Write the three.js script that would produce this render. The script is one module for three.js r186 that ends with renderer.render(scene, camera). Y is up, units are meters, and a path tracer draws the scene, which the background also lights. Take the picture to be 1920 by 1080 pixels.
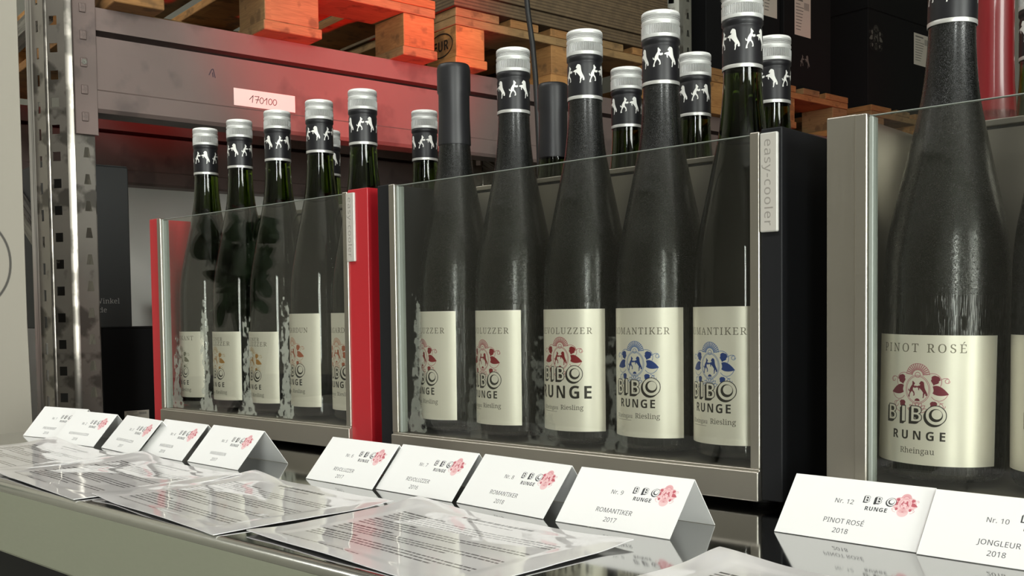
import * as THREE from 'three';
import { RoundedBoxGeometry } from 'three/addons/geometries/RoundedBoxGeometry.js';
import { mergeGeometries } from 'three/addons/utils/BufferGeometryUtils.js';
import { RectAreaLightUniformsLib } from 'three/addons/lights/RectAreaLightUniformsLib.js';

// ------------------------------------------------------------------ camera, light, exposure
const scene = new THREE.Scene();
RectAreaLightUniformsLib.init();
const renderer = new THREE.WebGLRenderer({ antialias: true });
renderer.toneMapping = THREE.LinearToneMapping;
renderer.toneMappingExposure = 1.08;
renderer.shadowMap.enabled = true;

// focal length 1900 px on a 1920 px wide picture; the lens is shifted (the picture is a crop, its optical axis lies at row 671)
const camera = new THREE.PerspectiveCamera(2 * Math.atan(671.4 / 1900) * 180 / Math.PI, 1920 / 1342.8, 0.05, 60);
camera.setViewOffset(1920, 1342.8, 0, 0, 1920, 1080);
{
  const r = new THREE.Vector3(0.743047, -0.012255, -0.669127), u = new THREE.Vector3(-0.019277, 0.999026, -0.039702), d = new THREE.Vector3(-0.668961, -0.042399, -0.742087);
  const m = new THREE.Matrix4().makeBasis(r, u, d.clone().negate());
  camera.quaternion.setFromRotationMatrix(m);
  camera.position.set(0.4855, 1.0454, 0.7284);
}
scene.add(camera);
scene.background = new THREE.Color(0x8d9aa6);

const DOOR = { x: 5.5, z: 1.75, w: 1.9, y0: 0.25, y1: 2.95 };      // unseen daylight door in the right wall, lights the bottles from the right
const WIN = { z: 4.6, x: 3.55, w: 1.0, y0: 0.6, y1: 3.0 };        // unseen tall narrow window behind the camera, placed to light cards and labels
const LAMPS = [[0.2, 1.55, 1.2], [-2.1, 1.75, 2.6], [2.8, 1.2, 1.2]];   // unseen ceiling lamps, placed to light the counter from above: x, z, length
const doorGlow = 9.0, winGlow = 12.5, lampGlow = 12.5;
function areaLight(color, intensity, w, h, pos, target) {
  const l = new THREE.RectAreaLight(color, intensity, w, h);
  l.position.set(...pos); l.lookAt(...target); scene.add(l); return l;
}
areaLight(0xfbfff8, doorGlow, DOOR.w, DOOR.y1 - DOOR.y0, [DOOR.x - 0.06, (DOOR.y0 + DOOR.y1) / 2, DOOR.z], [0, (DOOR.y0 + DOOR.y1) / 2, DOOR.z]);
areaLight(0xfafffa, winGlow, WIN.w, WIN.y1 - WIN.y0, [WIN.x, (WIN.y0 + WIN.y1) / 2, WIN.z - 0.06], [WIN.x, (WIN.y0 + WIN.y1) / 2, 0]);
for (const [x, z, len] of LAMPS) areaLight(0xfffdf8, lampGlow, len, 0.3, [x, 3.52, z], [x, 0, z]);

// ------------------------------------------------------------------ helpers
let seed = 7;
const rnd = () => { seed = (seed * 1664525 + 1013904223) >>> 0; return seed / 4294967296; };
const rr = (a, b) => a + (b - a) * rnd();
const taken = new Map();
function numbered(name) { const k = taken.get(name) || 0; taken.set(name, k + 1); return k ? `${name}_${String(k).padStart(3, '0')}` : name; }
function shade(o) { o.castShadow = true; o.receiveShadow = true; return o; }
function thing(name, label, category, pos = [0, 0, 0], turn = 0, group) {
  const g = new THREE.Group(); g.name = numbered(name); g.position.set(...pos); g.rotation.y = turn;
  g.userData = { label, category }; if (group) g.userData.group = group;
  scene.add(g); return g;
}
function structure(name, geo, mat) { const m = shade(new THREE.Mesh(geo, mat)); m.name = name; m.userData.kind = 'structure'; scene.add(m); return m; }
function part(parent, name, geo, mat, label) { const m = shade(new THREE.Mesh(geo, mat)); m.name = name; if (label) m.userData.label = label; parent.add(m); return m; }
const bx = (w, h, d, x = 0, y = 0, z = 0) => new THREE.BoxGeometry(w, h, d).translate(x, y, z);
const span = (x0, x1, y0, y1, z0, z1) => bx(x1 - x0, y1 - y0, z1 - z0, (x0 + x1) / 2, (y0 + y1) / 2, (z0 + z1) / 2);
const rspan = (x0, x1, y0, y1, z0, z1, r = 0.0015, seg = 2) => new RoundedBoxGeometry(x1 - x0, y1 - y0, z1 - z0, seg, r).translate((x0 + x1) / 2, (y0 + y1) / 2, (z0 + z1) / 2);
const lathe = (pts, seg = 48) => new THREE.LatheGeometry(pts.map(([r, y]) => new THREE.Vector2(r, y)), seg);
const merge = (a) => mergeGeometries(a.map((g) => g.index ? g.toNonIndexed() : g));

// value noise, tiling
function noiseGrid(n, sd) { let s = sd; const a = new Float32Array(n * n); for (let i = 0; i < a.length; i++) { s = (s * 1664525 + 1013904223) >>> 0; a[i] = s / 4294967296; } return a; }
const grids = {};
function vnoise(x, y, n, sd) {
  const key = n + '_' + sd, g = grids[key] || (grids[key] = noiseGrid(n, sd * 7919 + n));
  x = ((x % 1) + 1) % 1 * n; y = ((y % 1) + 1) % 1 * n;
  const xi = Math.floor(x), yi = Math.floor(y), fx = x - xi, fy = y - yi, sx = fx * fx * (3 - 2 * fx), sy = fy * fy * (3 - 2 * fy);
  const at = (i, j) => g[((j + n) % n) * n + ((i + n) % n)];
  return (at(xi, yi) * (1 - sx) + at(xi + 1, yi) * sx) * (1 - sy) + (at(xi, yi + 1) * (1 - sx) + at(xi + 1, yi + 1) * sx) * sy;
}
const fbm = (x, y, n, sd, oct = 4) => { let s = 0, a = 0.5, t = 0; for (let k = 0; k < oct; k++) { s += a * vnoise(x, y, n << k, sd + k); t += a; a *= 0.5; } return s / t; };
function dataTex(w, h, fn, srgb = true, repeat) {
  const d = new Uint8Array(w * h * 4);
  for (let j = 0; j < h; j++) for (let i = 0; i < w; i++) { const c = fn(i / w, j / h); const o = (j * w + i) * 4; for (let k = 0; k < 3; k++) d[o + k] = Math.max(0, Math.min(255, Math.round(255 * (c.length ? c[k] : c)))); d[o + 3] = 255; }
  const t = new THREE.DataTexture(d, w, h, THREE.RGBAFormat); t.magFilter = THREE.LinearFilter; t.minFilter = THREE.LinearFilter;
  t.wrapS = t.wrapT = THREE.RepeatWrapping; if (srgb) t.colorSpace = THREE.SRGBColorSpace; if (repeat) t.repeat.set(...repeat); t.needsUpdate = true; return t;
}
function canvasTex(w, h, draw) {
  const c = document.createElement('canvas'); c.width = w; c.height = h; const x = c.getContext('2d'); draw(x, w, h);
  const t = new THREE.CanvasTexture(c); t.colorSpace = THREE.SRGBColorSpace; return t;
}
const mix = (a, b, t) => a.map((v, k) => v + (b[k] - v) * t);
const clamp01 = (x) => Math.max(0, Math.min(1, x));
const std = (o) => new THREE.MeshStandardMaterial(o);
const phys = (o) => new THREE.MeshPhysicalMaterial(o);

// uv in metres for a box-like geometry (flat faces, by dominant normal)
function metreUV(geo, scale = 1) {
  const g = geo.index ? geo.toNonIndexed() : geo, p = g.attributes.position, n = g.attributes.normal, uv = new Float32Array(p.count * 2);
  for (let i = 0; i < p.count; i++) {
    const ax = Math.abs(n.getX(i)), ay = Math.abs(n.getY(i)), az = Math.abs(n.getZ(i));
    const [a, b] = ay >= ax && ay >= az ? [p.getX(i), p.getZ(i)] : ax >= az ? [p.getZ(i), p.getY(i)] : [p.getX(i), p.getY(i)];
    uv[2 * i] = a * scale; uv[2 * i + 1] = b * scale;
  }
  g.setAttribute('uv', new THREE.BufferAttribute(uv, 2)); return g;
}

// ------------------------------------------------------------------ print: horse, imp, crest, lettering
const HORSE = [[72, 0], [98, 6], [112, 22], [116, 52], [122, 96], [134, 128], [150, 158], [160, 182], [162, 212], [150, 220], [137, 212], [136, 186], [128, 184], [118, 206], [116, 224], [108, 252], [96, 250], [102, 222], [100, 196], [104, 172], [84, 142], [62, 118], [50, 106], [44, 114], [46, 138], [36, 140], [28, 116], [32, 104], [16, 98], [0, 96], [2, 84], [22, 74], [46, 68], [56, 64], [62, 44], [54, 52], [44, 48], [46, 32], [58, 14], [64, 8]];
const IMP = [[72, 0], [80, 14], [92, 24], [102, 40], [92, 50], [86, 60], [98, 74], [118, 66], [128, 78], [122, 94], [98, 100], [78, 92], [70, 114], [74, 134], [92, 156], [98, 182], [98, 206], [82, 212], [76, 205], [86, 194], [78, 168], [58, 144], [40, 166], [28, 190], [24, 214], [30, 224], [12, 232], [4, 228], [10, 200], [22, 170], [24, 146], [8, 146], [0, 124], [8, 114], [14, 132], [22, 134], [28, 110], [44, 80], [62, 54], [64, 30], [62, 12]];
function poly(c, pts, x, y, s) { c.beginPath(); pts.forEach(([a, b], i) => { const px = x + a * s, py = y + b * s; if (i) c.lineTo(px, py); else c.moveTo(px, py); }); c.closePath(); c.fill(); }
function leafBlob(c, x, y, r, turn) { c.save(); c.translate(x, y); c.rotate(turn); c.beginPath(); c.moveTo(0, -r); c.bezierCurveTo(r * 0.5, -r * 1.3, r * 1.4, -r * 0.4, r * 0.8, 0); c.bezierCurveTo(r * 1.2, r * 0.6, r * 0.4, r * 0.7, 0, r * 1.35); c.bezierCurveTo(-r * 0.4, r * 0.7, -r * 1.2, r * 0.6, -r * 0.8, 0); c.bezierCurveTo(-r * 1.4, -r * 0.4, -r * 0.5, -r * 1.3, 0, -r); c.fill(); c.restore(); }
// crest centred at x, y; unit u = about 1/28 of its height
function crest(c, x, y, u, dark, mid) {
  c.save(); c.translate(x, y); c.lineJoin = 'round'; c.lineCap = 'round';
  c.strokeStyle = mid; c.fillStyle = mid; c.lineWidth = 0.28 * u;
  for (let k = 0; k < 15; k++) { const a = Math.PI * (1.04 + 0.92 * k / 14); c.lineWidth = 0.55 * u; c.beginPath(); c.moveTo(Math.cos(a) * 3.0 * u, -7.2 * u + Math.sin(a) * 3.0 * u); c.lineTo(Math.cos(a) * 5.6 * u, -7.2 * u + Math.sin(a) * 5.6 * u); c.stroke(); }
  c.lineWidth = 0.3 * u; c.beginPath(); c.arc(0, -7.2 * u, 5.9 * u, Math.PI * 1.02, Math.PI * 1.98); c.stroke(); c.beginPath(); c.arc(0, -7.2 * u, 2.7 * u, Math.PI, 2 * Math.PI); c.stroke();
  c.beginPath(); c.arc(0, -7.4 * u, 1.3 * u, 0, 7); c.stroke();
  c.lineWidth = 0.26 * u; c.beginPath(); c.ellipse(0, 0, 5.6 * u, 6.6 * u, 0, 0, 7); c.stroke(); c.beginPath(); c.ellipse(0, 0, 6.2 * u, 7.2 * u, 0, 0, 7); c.stroke();
  for (const s of [-1, 1]) {
    c.lineWidth = 0.3 * u; c.beginPath(); c.moveTo(s * 4.5 * u, -7.5 * u); c.bezierCurveTo(s * 9 * u, -10 * u, s * 13 * u, -6 * u, s * 11 * u, -2 * u); c.stroke();
    c.beginPath(); c.moveTo(s * 11 * u, -5 * u); c.bezierCurveTo(s * 13 * u, -7 * u, s * 16 * u, -6 * u, s * 14.5 * u, -4 * u); c.stroke(); c.beginPath(); c.arc(s * 14.2 * u, -4.6 * u, 1.1 * u, 0, 5); c.stroke();
    c.beginPath(); c.moveTo(s * 7 * u, 3.5 * u); c.bezierCurveTo(s * 9 * u, 6.5 * u, s * 13 * u, 6 * u, s * 14.5 * u, 2 * u); c.stroke();
    c.beginPath(); c.moveTo(s * 10 * u, 6 * u); c.bezierCurveTo(s * 14 * u, 7 * u, s * 13 * u, 12 * u, s * 8 * u, 12 * u); c.stroke(); c.beginPath(); c.arc(s * 12 * u, 8 * u, 1.4 * u, 0, 5); c.stroke();
    c.fillStyle = dark; leafBlob(c, s * 8.6 * u, -5.0 * u, 2.1 * u, s * 0.3);
    c.beginPath(); c.moveTo(s * 7.4 * u, -1.8 * u); c.bezierCurveTo(s * 10 * u, -3.4 * u, s * 13 * u, -0.6 * u, s * 15 * u, 2.0 * u); c.bezierCurveTo(s * 12 * u, 3.2 * u, s * 9 * u, 3.0 * u, s * 7.4 * u, 1.6 * u); c.bezierCurveTo(s * 8.2 * u, 0.4 * u, s * 7.8 * u, -0.6 * u, s * 7.4 * u, -1.8 * u); c.fill();
    leafBlob(c, s * 8.0 * u, 7.6 * u, 1.7 * u, 0);
    c.fillStyle = mid;
  }
  c.fillStyle = dark; poly(c, IMP, -4.9 * u, -4.3 * u, 0.036 * u); poly(c, HORSE, -0.6 * u, -4.3 * u, 0.034 * u);
  c.beginPath(); c.arc(0, 5.9 * u, 1.3 * u, Math.PI, 0); c.fill();
  c.strokeStyle = mid; c.lineWidth = 0.3 * u;
  for (let k = -3; k <= 3; k++) { c.save(); c.translate(0, 11.5 * u); c.rotate(k * 0.42); c.beginPath(); c.moveTo(0, 0); c.bezierCurveTo(-1.6 * u, -2 * u, -1 * u, -4 * u, 0, -5.2 * u); c.bezierCurveTo(1 * u, -4 * u, 1.6 * u, -2 * u, 0, 0); c.stroke(); c.restore(); }
  c.restore();
}
// wide-spaced lettering with a set total width
function spaced(c, text, cx, y, width) {
  const ws = [...text].map((ch) => c.measureText(ch).width), sum = ws.reduce((a, b) => a + b, 0), gap = text.length > 1 ? (width - sum) / (text.length - 1) : 0;
  let x = cx - width / 2; c.textAlign = 'left'; [...text].forEach((ch, i) => { c.fillText(ch, x, y); x += ws[i] + gap; });
}
// block letters with a drop side
function biboWord(c, cx, base, h, width, face, ink) {
  c.font = `bold ${h * 1.36}px sans-serif`; c.lineJoin = 'round'; c.textBaseline = 'alphabetic';
  const text = 'BIB', slot = width / 3.75;
  for (let i = 0; i < 3; i++) {
    const x = cx - width / 2 + slot * [0, 1.02, 1.46][i];
    c.fillStyle = ink; c.strokeStyle = ink; c.lineWidth = h * 0.1;
    if (i === 1) { const bw = h * 0.27; for (let k = 0; k <= 8; k++) c.fillRect(x - k * h * 0.018, base - h + k * h * 0.018, bw, h); c.fillStyle = face; c.fillRect(x, base - h, bw, h); c.lineWidth = h * 0.05; c.strokeRect(x, base - h, bw, h); continue; }
    for (let k = 0; k <= 8; k++) { c.fillText(text[i], x - k * h * 0.018, base + k * h * 0.018); }
    c.fillStyle = face; c.fillText(text[i], x, base);
    c.lineWidth = h * 0.05; c.strokeStyle = ink; c.strokeText(text[i], x, base);
  }
  const ox = cx - width / 2 + slot * 1.46 + h * 1.62, oy = base - h * 0.5;
  c.fillStyle = ink; c.beginPath(); c.arc(ox - h * 0.1, oy + h * 0.1, h * 0.62, 0, 7); c.fill();
  c.fillStyle = face; c.beginPath(); c.arc(ox, oy, h * 0.6, 0, 7); c.fill(); c.strokeStyle = ink; c.lineWidth = h * 0.05; c.stroke();
  c.fillStyle = ink; c.beginPath(); c.arc(ox, oy, h * 0.4, 0, 7); c.fill();
  c.fillStyle = face; c.beginPath(); c.arc(ox + h * 0.06, oy - h * 0.06, h * 0.3, 0, 7); c.fill();
}
const INK = '#2e2c27';
function labelTex(kind, W) {
  const L = {
    revoluzzer: [['REVOLUZZER'], '#8e1f26', '#b5656a', 'Riesling', 107], revoluzzer_big: [['REVOLUZZER'], '#8e1f26', '#b5656a', 'Riesling', 107], romantiker: [['ROMANTIKER'], '#1f3f86', '#5f7cb4', 'Riesling', 107],
    hargardun: [['HARGARDUN'], '#b4603f', '#cf9a80', 'Riesling', 107], provokant: [['PROVOKANT'], '#77755f', '#a3a08a', 'Riesling', 86], kleiner: [['KLEINER', 'REVOLUZZER'], '#b98a4e', '#cdb48a', 'Riesling', 86],
    pinot: [['PINOT ROSÉ'], '#7e3040', '#bd7c84', '', 86], jongleur: [['JONGLEUR'], '#b9964f', '#cdb98c', '', 86],
  }[kind];
  const [title, dark, mid, grape, H] = L, S = 8, hs = H === 86 ? 0.86 : 1;
  return canvasTex(Math.round(W * S), H * S, (c, w, h) => {
    c.fillStyle = '#ebe7da'; c.fillRect(0, 0, w, h); c.scale(S, S); c.translate(W / 2 - 42, 0);
    c.fillStyle = '#6f6a5c'; c.textBaseline = 'alphabetic';
    if (title.length > 1) { c.font = '6px serif'; spaced(c, title[0], 42, 11, 32); c.font = '7px serif'; spaced(c, title[1], 42, 17, 54); }
    else { c.font = '7.8px serif'; spaced(c, title[0], 42, H === 86 ? 11.6 : 22, title[0].length * 6); }
    const cy = H === 86 ? 36 : kind === 'revoluzzer_big' ? 43 : 46;
    crest(c, 42, cy, 1.42 * (H === 86 ? 0.92 : 1), dark, mid);
    const big = kind === 'revoluzzer_big', by = H === 86 ? 58 : big ? 62.5 : 71;
    biboWord(c, 42, by, big ? 12 : 12.4 * hs, 48, '#ebe7da', INK);
    c.fillStyle = INK; c.font = `bold ${(big ? 15.5 : 9.6) * hs}px sans-serif`; spaced(c, 'RUNGE', 42, by + (big ? 16 : 11.2), big ? 60 : 37);
    c.fillStyle = '#4d493f'; c.font = `${6 * hs}px serif`; c.textAlign = 'center';
    if (grape) { c.font = '4.6px serif'; const gy = by + (big ? 26 : 20.5); c.fillText('Rheingau', 29, gy); c.fillRect(20, gy + 1.5, 18, 0.25); c.font = '5.8px serif'; c.fillText('Riesling', 53, gy); } else c.fillText('Rheingau', 42, by + 20.5);
  });
}
function capsuleTex() {   // one turn of the neck: 98 mm by 38 mm
  return canvasTex(1568, 608, (c) => {
    c.scale(16, 16); c.fillStyle = '#16161a'; c.fillRect(0, 0, 98, 38); c.fillStyle = '#e9e9e4';
    for (let k = 0; k < 4; k++) { poly(c, IMP, k * 24.5 + 1.5, 10.5, 0.069); poly(c, HORSE, k * 24.5 + 11.2, 10, 0.067); }
  });
}
function cardTex(nr, name, year) {
  return canvasTex(760, 376, (c, w, h) => {
    c.fillStyle = '#f4f4f2'; c.fillRect(0, 0, w, h); c.scale(8, 8); c.textBaseline = 'alphabetic'; c.textAlign = 'center';
    c.fillStyle = '#4a4a4c'; c.font = '4.8px sans-serif'; c.fillText('Nr. ' + nr, 40, 19.5);
    c.fillStyle = '#efc9cb'; c.beginPath(); c.ellipse(79, 14.5, 7.4, 5.6, 0, 0, 7); c.fill(); c.beginPath(); c.arc(79, 9.4, 3.0, 0, 7); c.fill(); c.beginPath(); c.arc(79, 20.2, 3.6, 0, 7); c.fill();
    crest(c, 79, 14.2, 0.55, '#c2606b', '#d98f96');
    biboWord(c, 64.5, 16.4, 5.0, 20, '#f4f4f2', '#333336'); c.fillStyle = '#333336'; c.font = 'bold 4.2px sans-serif'; spaced(c, 'RUNGE', 62, 22.0, 15);
    c.fillStyle = '#4a4a4c'; c.textAlign = 'center'; c.font = `${name.length > 12 ? 4.6 : 5.0}px sans-serif`; c.fillText(name, 44, 34); c.font = '4.9px sans-serif'; c.fillText(year, 44, 41);
  });
}
function sheetTex(sd) {   // printed wine sheet, reduced to its lines of type
  return canvasTex(1000, 704, (c, w, h) => {
    let s = sd; const r = () => { s = (s * 1664525 + 1013904223) >>> 0; return s / 4294967296; };
    c.fillStyle = '#f1efee'; c.fillRect(0, 0, w, h);
    const line = (x0, x1, y, t, col) => { c.fillStyle = col; let x = x0; while (x < x1) { const ww = 8 + r() * 34; c.fillRect(x, y + (r() - 0.5), Math.min(ww, x1 - x), t); x += ww + 4; } };
    line(330, 660, 70, 15, '#5c5a5a'); line(390, 600, 104, 9, '#8a8787');
    let y = 160; for (let para = 0; para < 4; para++) { line(120, 260 + r() * 120, y, 10, '#413f3f'); y += 24; const n = 3 + Math.floor(r() * 2); for (let k = 0; k < n; k++) { line(120, k === n - 1 ? 500 + r() * 250 : 880, y, 8, '#6b6868'); y += 21; } y += 16; }
    line(120, 520, 640, 7, '#8a8787');
  });
}

// ------------------------------------------------------------------ materials
const M = {};
M.glass = phys({ color: 0xffffff, roughness: 0.03, transmission: 1, thickness: 0.05, ior: 1.5, attenuationColor: new THREE.Color().setRGB(0.20, 0.26, 0.06), attenuationDistance: 0.014 });
{ // chilled part of the bottle: dew on dark glass
  const rough = dataTex(256, 256, (u, v) => { const s = vnoise(u, v, 128, 3); return 0.13 + 0.04 * fbm(u, v, 8, 5) + (s > 0.76 ? 0.3 : 0); }, false, [4, 6]);
  M.dewGlass = phys({ color: new THREE.Color().setRGB(0.004, 0.0045, 0.004), roughness: 1, roughnessMap: rough, bumpMap: dataTex(512, 512, (u, v) => { const s = vnoise(u, v, 256, 13); return s > 0.72 ? s : 0.3; }, false, [3, 3]), bumpScale: 0.00012, specularIntensity: 1 });
}
M.capsule = std({ map: capsuleTex(), roughness: 0.42 });
M.blackCap = std({ color: new THREE.Color().setRGB(0.014, 0.014, 0.016), roughness: 0.42 });
{
  const rib = dataTex(1024, 64, (u, v) => v > 0.14 && v < 0.52 ? 0.5 + 0.5 * Math.sin(u * Math.PI * 2 * 80) : v > 0.72 && v < 0.9 ? 0.5 + 0.4 * Math.sin(v * 110) : 0.8, false);
  M.silver = std({ color: new THREE.Color().setRGB(0.70, 0.71, 0.69), metalness: 0.3, roughness: 0.45, bumpMap: rib, bumpScale: 0.0016 });
  M.silverRing = std({ color: new THREE.Color().setRGB(0.72, 0.72, 0.69), metalness: 0.6, roughness: 0.4 });
  M.capTopLit = std({ color: new THREE.Color().setRGB(0.86, 0.86, 0.84), metalness: 0, roughness: 0.45 });  // top of the silver cap toned paler: overhead light put into the colour
}
M.redFoil = phys({ color: new THREE.Color().setRGB(0.20, 0.006, 0.009), roughness: 0.4, clearcoat: 0.6, clearcoatRoughness: 0.12 });
M.gold = std({ color: new THREE.Color().setRGB(0.75, 0.52, 0.2), metalness: 1, roughness: 0.25 });
const brushed = dataTex(256, 256, (u, v) => 0.66 + 0.12 * vnoise(u * 0.25, v, 256, 11) + 0.08 * fbm(u, v, 8, 21), false, [3, 3]);
M.steel = std({ color: new THREE.Color().setRGB(0.53, 0.50, 0.44), metalness: 1, roughness: 0.5, roughnessMap: brushed });
M.counterTop = std({ color: new THREE.Color().setRGB(0.40, 0.40, 0.39), metalness: 1, roughness: 0.07 });
M.apron = std({ color: new THREE.Color().setRGB(0.46, 0.48, 0.37), metalness: 0.6, roughness: 0.6, roughnessMap: brushed });  // steel tinted olive: the reflected room is put into the colour
M.counterEdgeLit = std({ color: new THREE.Color().setRGB(0.62, 0.63, 0.58), metalness: 0.95, roughness: 0.22 });  // same steel in a brighter tone, the edge highlight put into the colour
M.redPaint = phys({ color: new THREE.Color().setRGB(0.46, 0.014, 0.022), roughness: 0.38, clearcoat: 0.25, clearcoatRoughness: 0.3 });
M.blackPaint = phys({ color: new THREE.Color().setRGB(0.008, 0.0085, 0.010), roughness: 0.55, specularIntensity: 0.6 });
M.pane = phys({ color: new THREE.Color().setRGB(0.93, 0.935, 0.915), roughness: 0.0, transmission: 1, thickness: 0, ior: 1.52 });
M.paneEdge = std({ color: new THREE.Color().setRGB(0.30, 0.33, 0.30), roughness: 0.35 });
M.plate = phys({ color: new THREE.Color().setRGB(0.55, 0.54, 0.5), roughness: 0.25, clearcoat: 0.6, clearcoatRoughness: 0.1 });
M.card = std({ color: 0xf4f4f2, roughness: 0.7 });
M.white = std({ color: 0xf1f1ea, roughness: 0.8 });
M.black = std({ color: new THREE.Color().setRGB(0.01, 0.01, 0.011), roughness: 0.6 });
const galvMap = dataTex(512, 512, (u, v) => { const a = fbm(u, v, 6, 31, 5), b = fbm(u, v, 24, 41, 3); let c = mix([0.60, 0.60, 0.57], [0.72, 0.71, 0.66], a); c = mix(c, [0.5, 0.5, 0.48], 0.35 * b); const d = clamp01((fbm(u + 0.3, v, 9, 77, 4) - 0.60) * 9); return mix(c, [0.30, 0.28, 0.25], 0.6 * d); });
M.galv = std({ map: galvMap, metalness: 0.6, roughness: 0.3 });
const wornMap = dataTex(512, 512, (u, v) => { const a = fbm(u, v, 6, 131, 5); let c = mix([0.66, 0.64, 0.61], [0.78, 0.75, 0.71], a); const d = clamp01((fbm(u + 0.1, v, 10, 177, 5) - 0.53) * 10); return mix(c, [0.26, 0.25, 0.23], 0.5 * d); });
M.galvWorn = std({ map: wornMap, metalness: 0.65, roughness: 0.24 });
const beamMap = dataTex(512, 256, (u, v) => { const a = fbm(u, v, 5, 231, 5); let c = mix([0.46, 0.41, 0.39], [0.56, 0.49, 0.47], a); const d = clamp01((fbm(u, v + 0.2, 14, 277, 5) - 0.60) * 6); return mix(c, [0.32, 0.29, 0.28], 0.4 * d); });
M.beam = std({ map: beamMap, metalness: 0.35, roughness: 0.48 });
function woodMat(a, b, sd) {
  return std({ roughness: 0.78, map: dataTex(256, 256, (u, v) => { const g = fbm(u * 0.3, v * 1.0, 4, sd, 3), f = vnoise(u * 0.1, v, 96, sd + 5), st = clamp01((fbm(u, v, 5, sd + 9, 4) - 0.58) * 6); return mix(mix(a, b, clamp01(0.75 * g + 0.45 * f - 0.15)), [0.30, 0.23, 0.15], 0.45 * st); }, true, [4, 4]) });
}
M.wood = [woodMat([0.80, 0.60, 0.36], [0.62, 0.43, 0.24], 501), woodMat([0.74, 0.55, 0.33], [0.54, 0.38, 0.22], 541), woodMat([0.66, 0.53, 0.35], [0.48, 0.38, 0.25], 571)];
M.cardboard = std({ roughness: 0.9, map: dataTex(256, 256, (u, v) => { const l = Math.abs(Math.sin(v * Math.PI * 16)), w = 0.5 + 0.5 * Math.sin(u * Math.PI * 2 * 48 + Math.floor(v * 16) * 2.1); const b = 0.75 + 0.25 * fbm(u, v, 8, 601); return mix([0.30, 0.24, 0.17], [0.56, 0.48, 0.36], clamp01(l * 0.8 * (0.55 + 0.45 * w) + 0.1)).map((k) => k * b); }) });
M.carton = phys({ color: new THREE.Color().setRGB(0.006, 0.006, 0.0065), roughness: 0.75, specularIntensity: 0.5 });
M.cartonGrey = std({ color: new THREE.Color().setRGB(0.05, 0.052, 0.052), roughness: 0.65 });
M.rubber = std({ color: new THREE.Color().setRGB(0.01, 0.01, 0.01), roughness: 0.5 });

// ------------------------------------------------------------------ room
const concrete = dataTex(256, 256, (u, v) => { const a = fbm(u, v, 4, 701, 5); return mix([0.40, 0.40, 0.37], [0.52, 0.51, 0.46], a); }, true, [3, 3]);
const plaster = dataTex(256, 256, (u, v) => { const a = fbm(u, v, 4, 711, 5); return mix([0.58, 0.57, 0.53], [0.64, 0.63, 0.58], a); }, true, [2, 2]);
M.floor = std({ map: concrete, roughness: 0.6 });
M.wall = std({ map: plaster, roughness: 0.9 });
M.ceiling = std({ color: new THREE.Color().setRGB(0.30, 0.29, 0.27), roughness: 0.9 });
const RX0 = -4, RX1 = 5.5, RZ0 = -5.2, RZ1 = 4.6, RH = 3.9;
structure('floor', span(RX0 - 0.2, RX1 + 0.2, -0.2, 0, RZ0 - 0.2, RZ1 + 0.2), M.floor);
structure('ceiling', span(RX0 - 0.2, RX1 + 0.2, RH, RH + 0.2, RZ0 - 0.2, RZ1 + 0.2), M.ceiling);
structure('wall_left', span(RX0 - 0.2, RX0, 0, RH, RZ0, RZ1), M.wall);
structure('wall_back', span(RX0, RX1, 0, RH, RZ0 - 0.2, RZ0), M.wall);
{ // walls with an opening
  const z0 = DOOR.z - DOOR.w / 2, z1 = DOOR.z + DOOR.w / 2;
  structure('wall_right', merge([span(RX1, RX1 + 0.2, 0, RH, RZ0, z0), span(RX1, RX1 + 0.2, 0, RH, z1, RZ1), span(RX1, RX1 + 0.2, 0, DOOR.y0, z0, z1), span(RX1, RX1 + 0.2, DOOR.y1, RH, z0, z1)]), M.wall);
  const x0 = WIN.x - WIN.w / 2, x1 = WIN.x + WIN.w / 2;
  structure('wall_front', merge([span(RX0, x0, 0, RH, RZ1, RZ1 + 0.2), span(x1, RX1, 0, RH, RZ1, RZ1 + 0.2), span(x0, x1, 0, WIN.y0, RZ1, RZ1 + 0.2), span(x0, x1, WIN.y1, RH, RZ1, RZ1 + 0.2)]), M.wall);
  const glowD = std({ color: 0x222222, emissive: 0xfbfff8, emissiveIntensity: doorGlow * 0.55 }), glowW = std({ color: 0x222222, emissive: 0xfafffa, emissiveIntensity: winGlow * 0.55 });
  const door = structure('unseen_window_1', span(RX1 + 0.02, RX1 + 0.05, DOOR.y0, DOOR.y1, z0, z1), glowD);
  part(door, 'window_frame', merge([span(RX1 + 0.0, RX1 + 0.06, DOOR.y0, DOOR.y1, z0 - 0.03, z0 + 0.05), span(RX1 + 0.0, RX1 + 0.06, DOOR.y0, DOOR.y1, z1 - 0.05, z1 + 0.03), span(RX1, RX1 + 0.06, DOOR.y1 - 0.05, DOOR.y1 + 0.03, z0, z1), span(RX1, RX1 + 0.06, DOOR.y0 - 0.03, DOOR.y0 + 0.05, z0, z1)]), M.black);
  const win = structure('unseen_window_2', span(x0, x1, WIN.y0, WIN.y1, RZ1 + 0.02, RZ1 + 0.05), glowW);
  part(win, 'window_frame', merge([span(x0 - 0.03, x0 + 0.04, WIN.y0, WIN.y1, RZ1, RZ1 + 0.06), span(x1 - 0.04, x1 + 0.03, WIN.y0, WIN.y1, RZ1, RZ1 + 0.06), span(x0, x1, WIN.y1 - 0.04, WIN.y1 + 0.03, RZ1, RZ1 + 0.06), span(x0, x1, WIN.y0 - 0.03, WIN.y0 + 0.04, RZ1, RZ1 + 0.06)]), M.black);
}
const glowL = std({ color: 0x333333, emissive: 0xfffdf8, emissiveIntensity: lampGlow * 0.5 });
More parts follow.
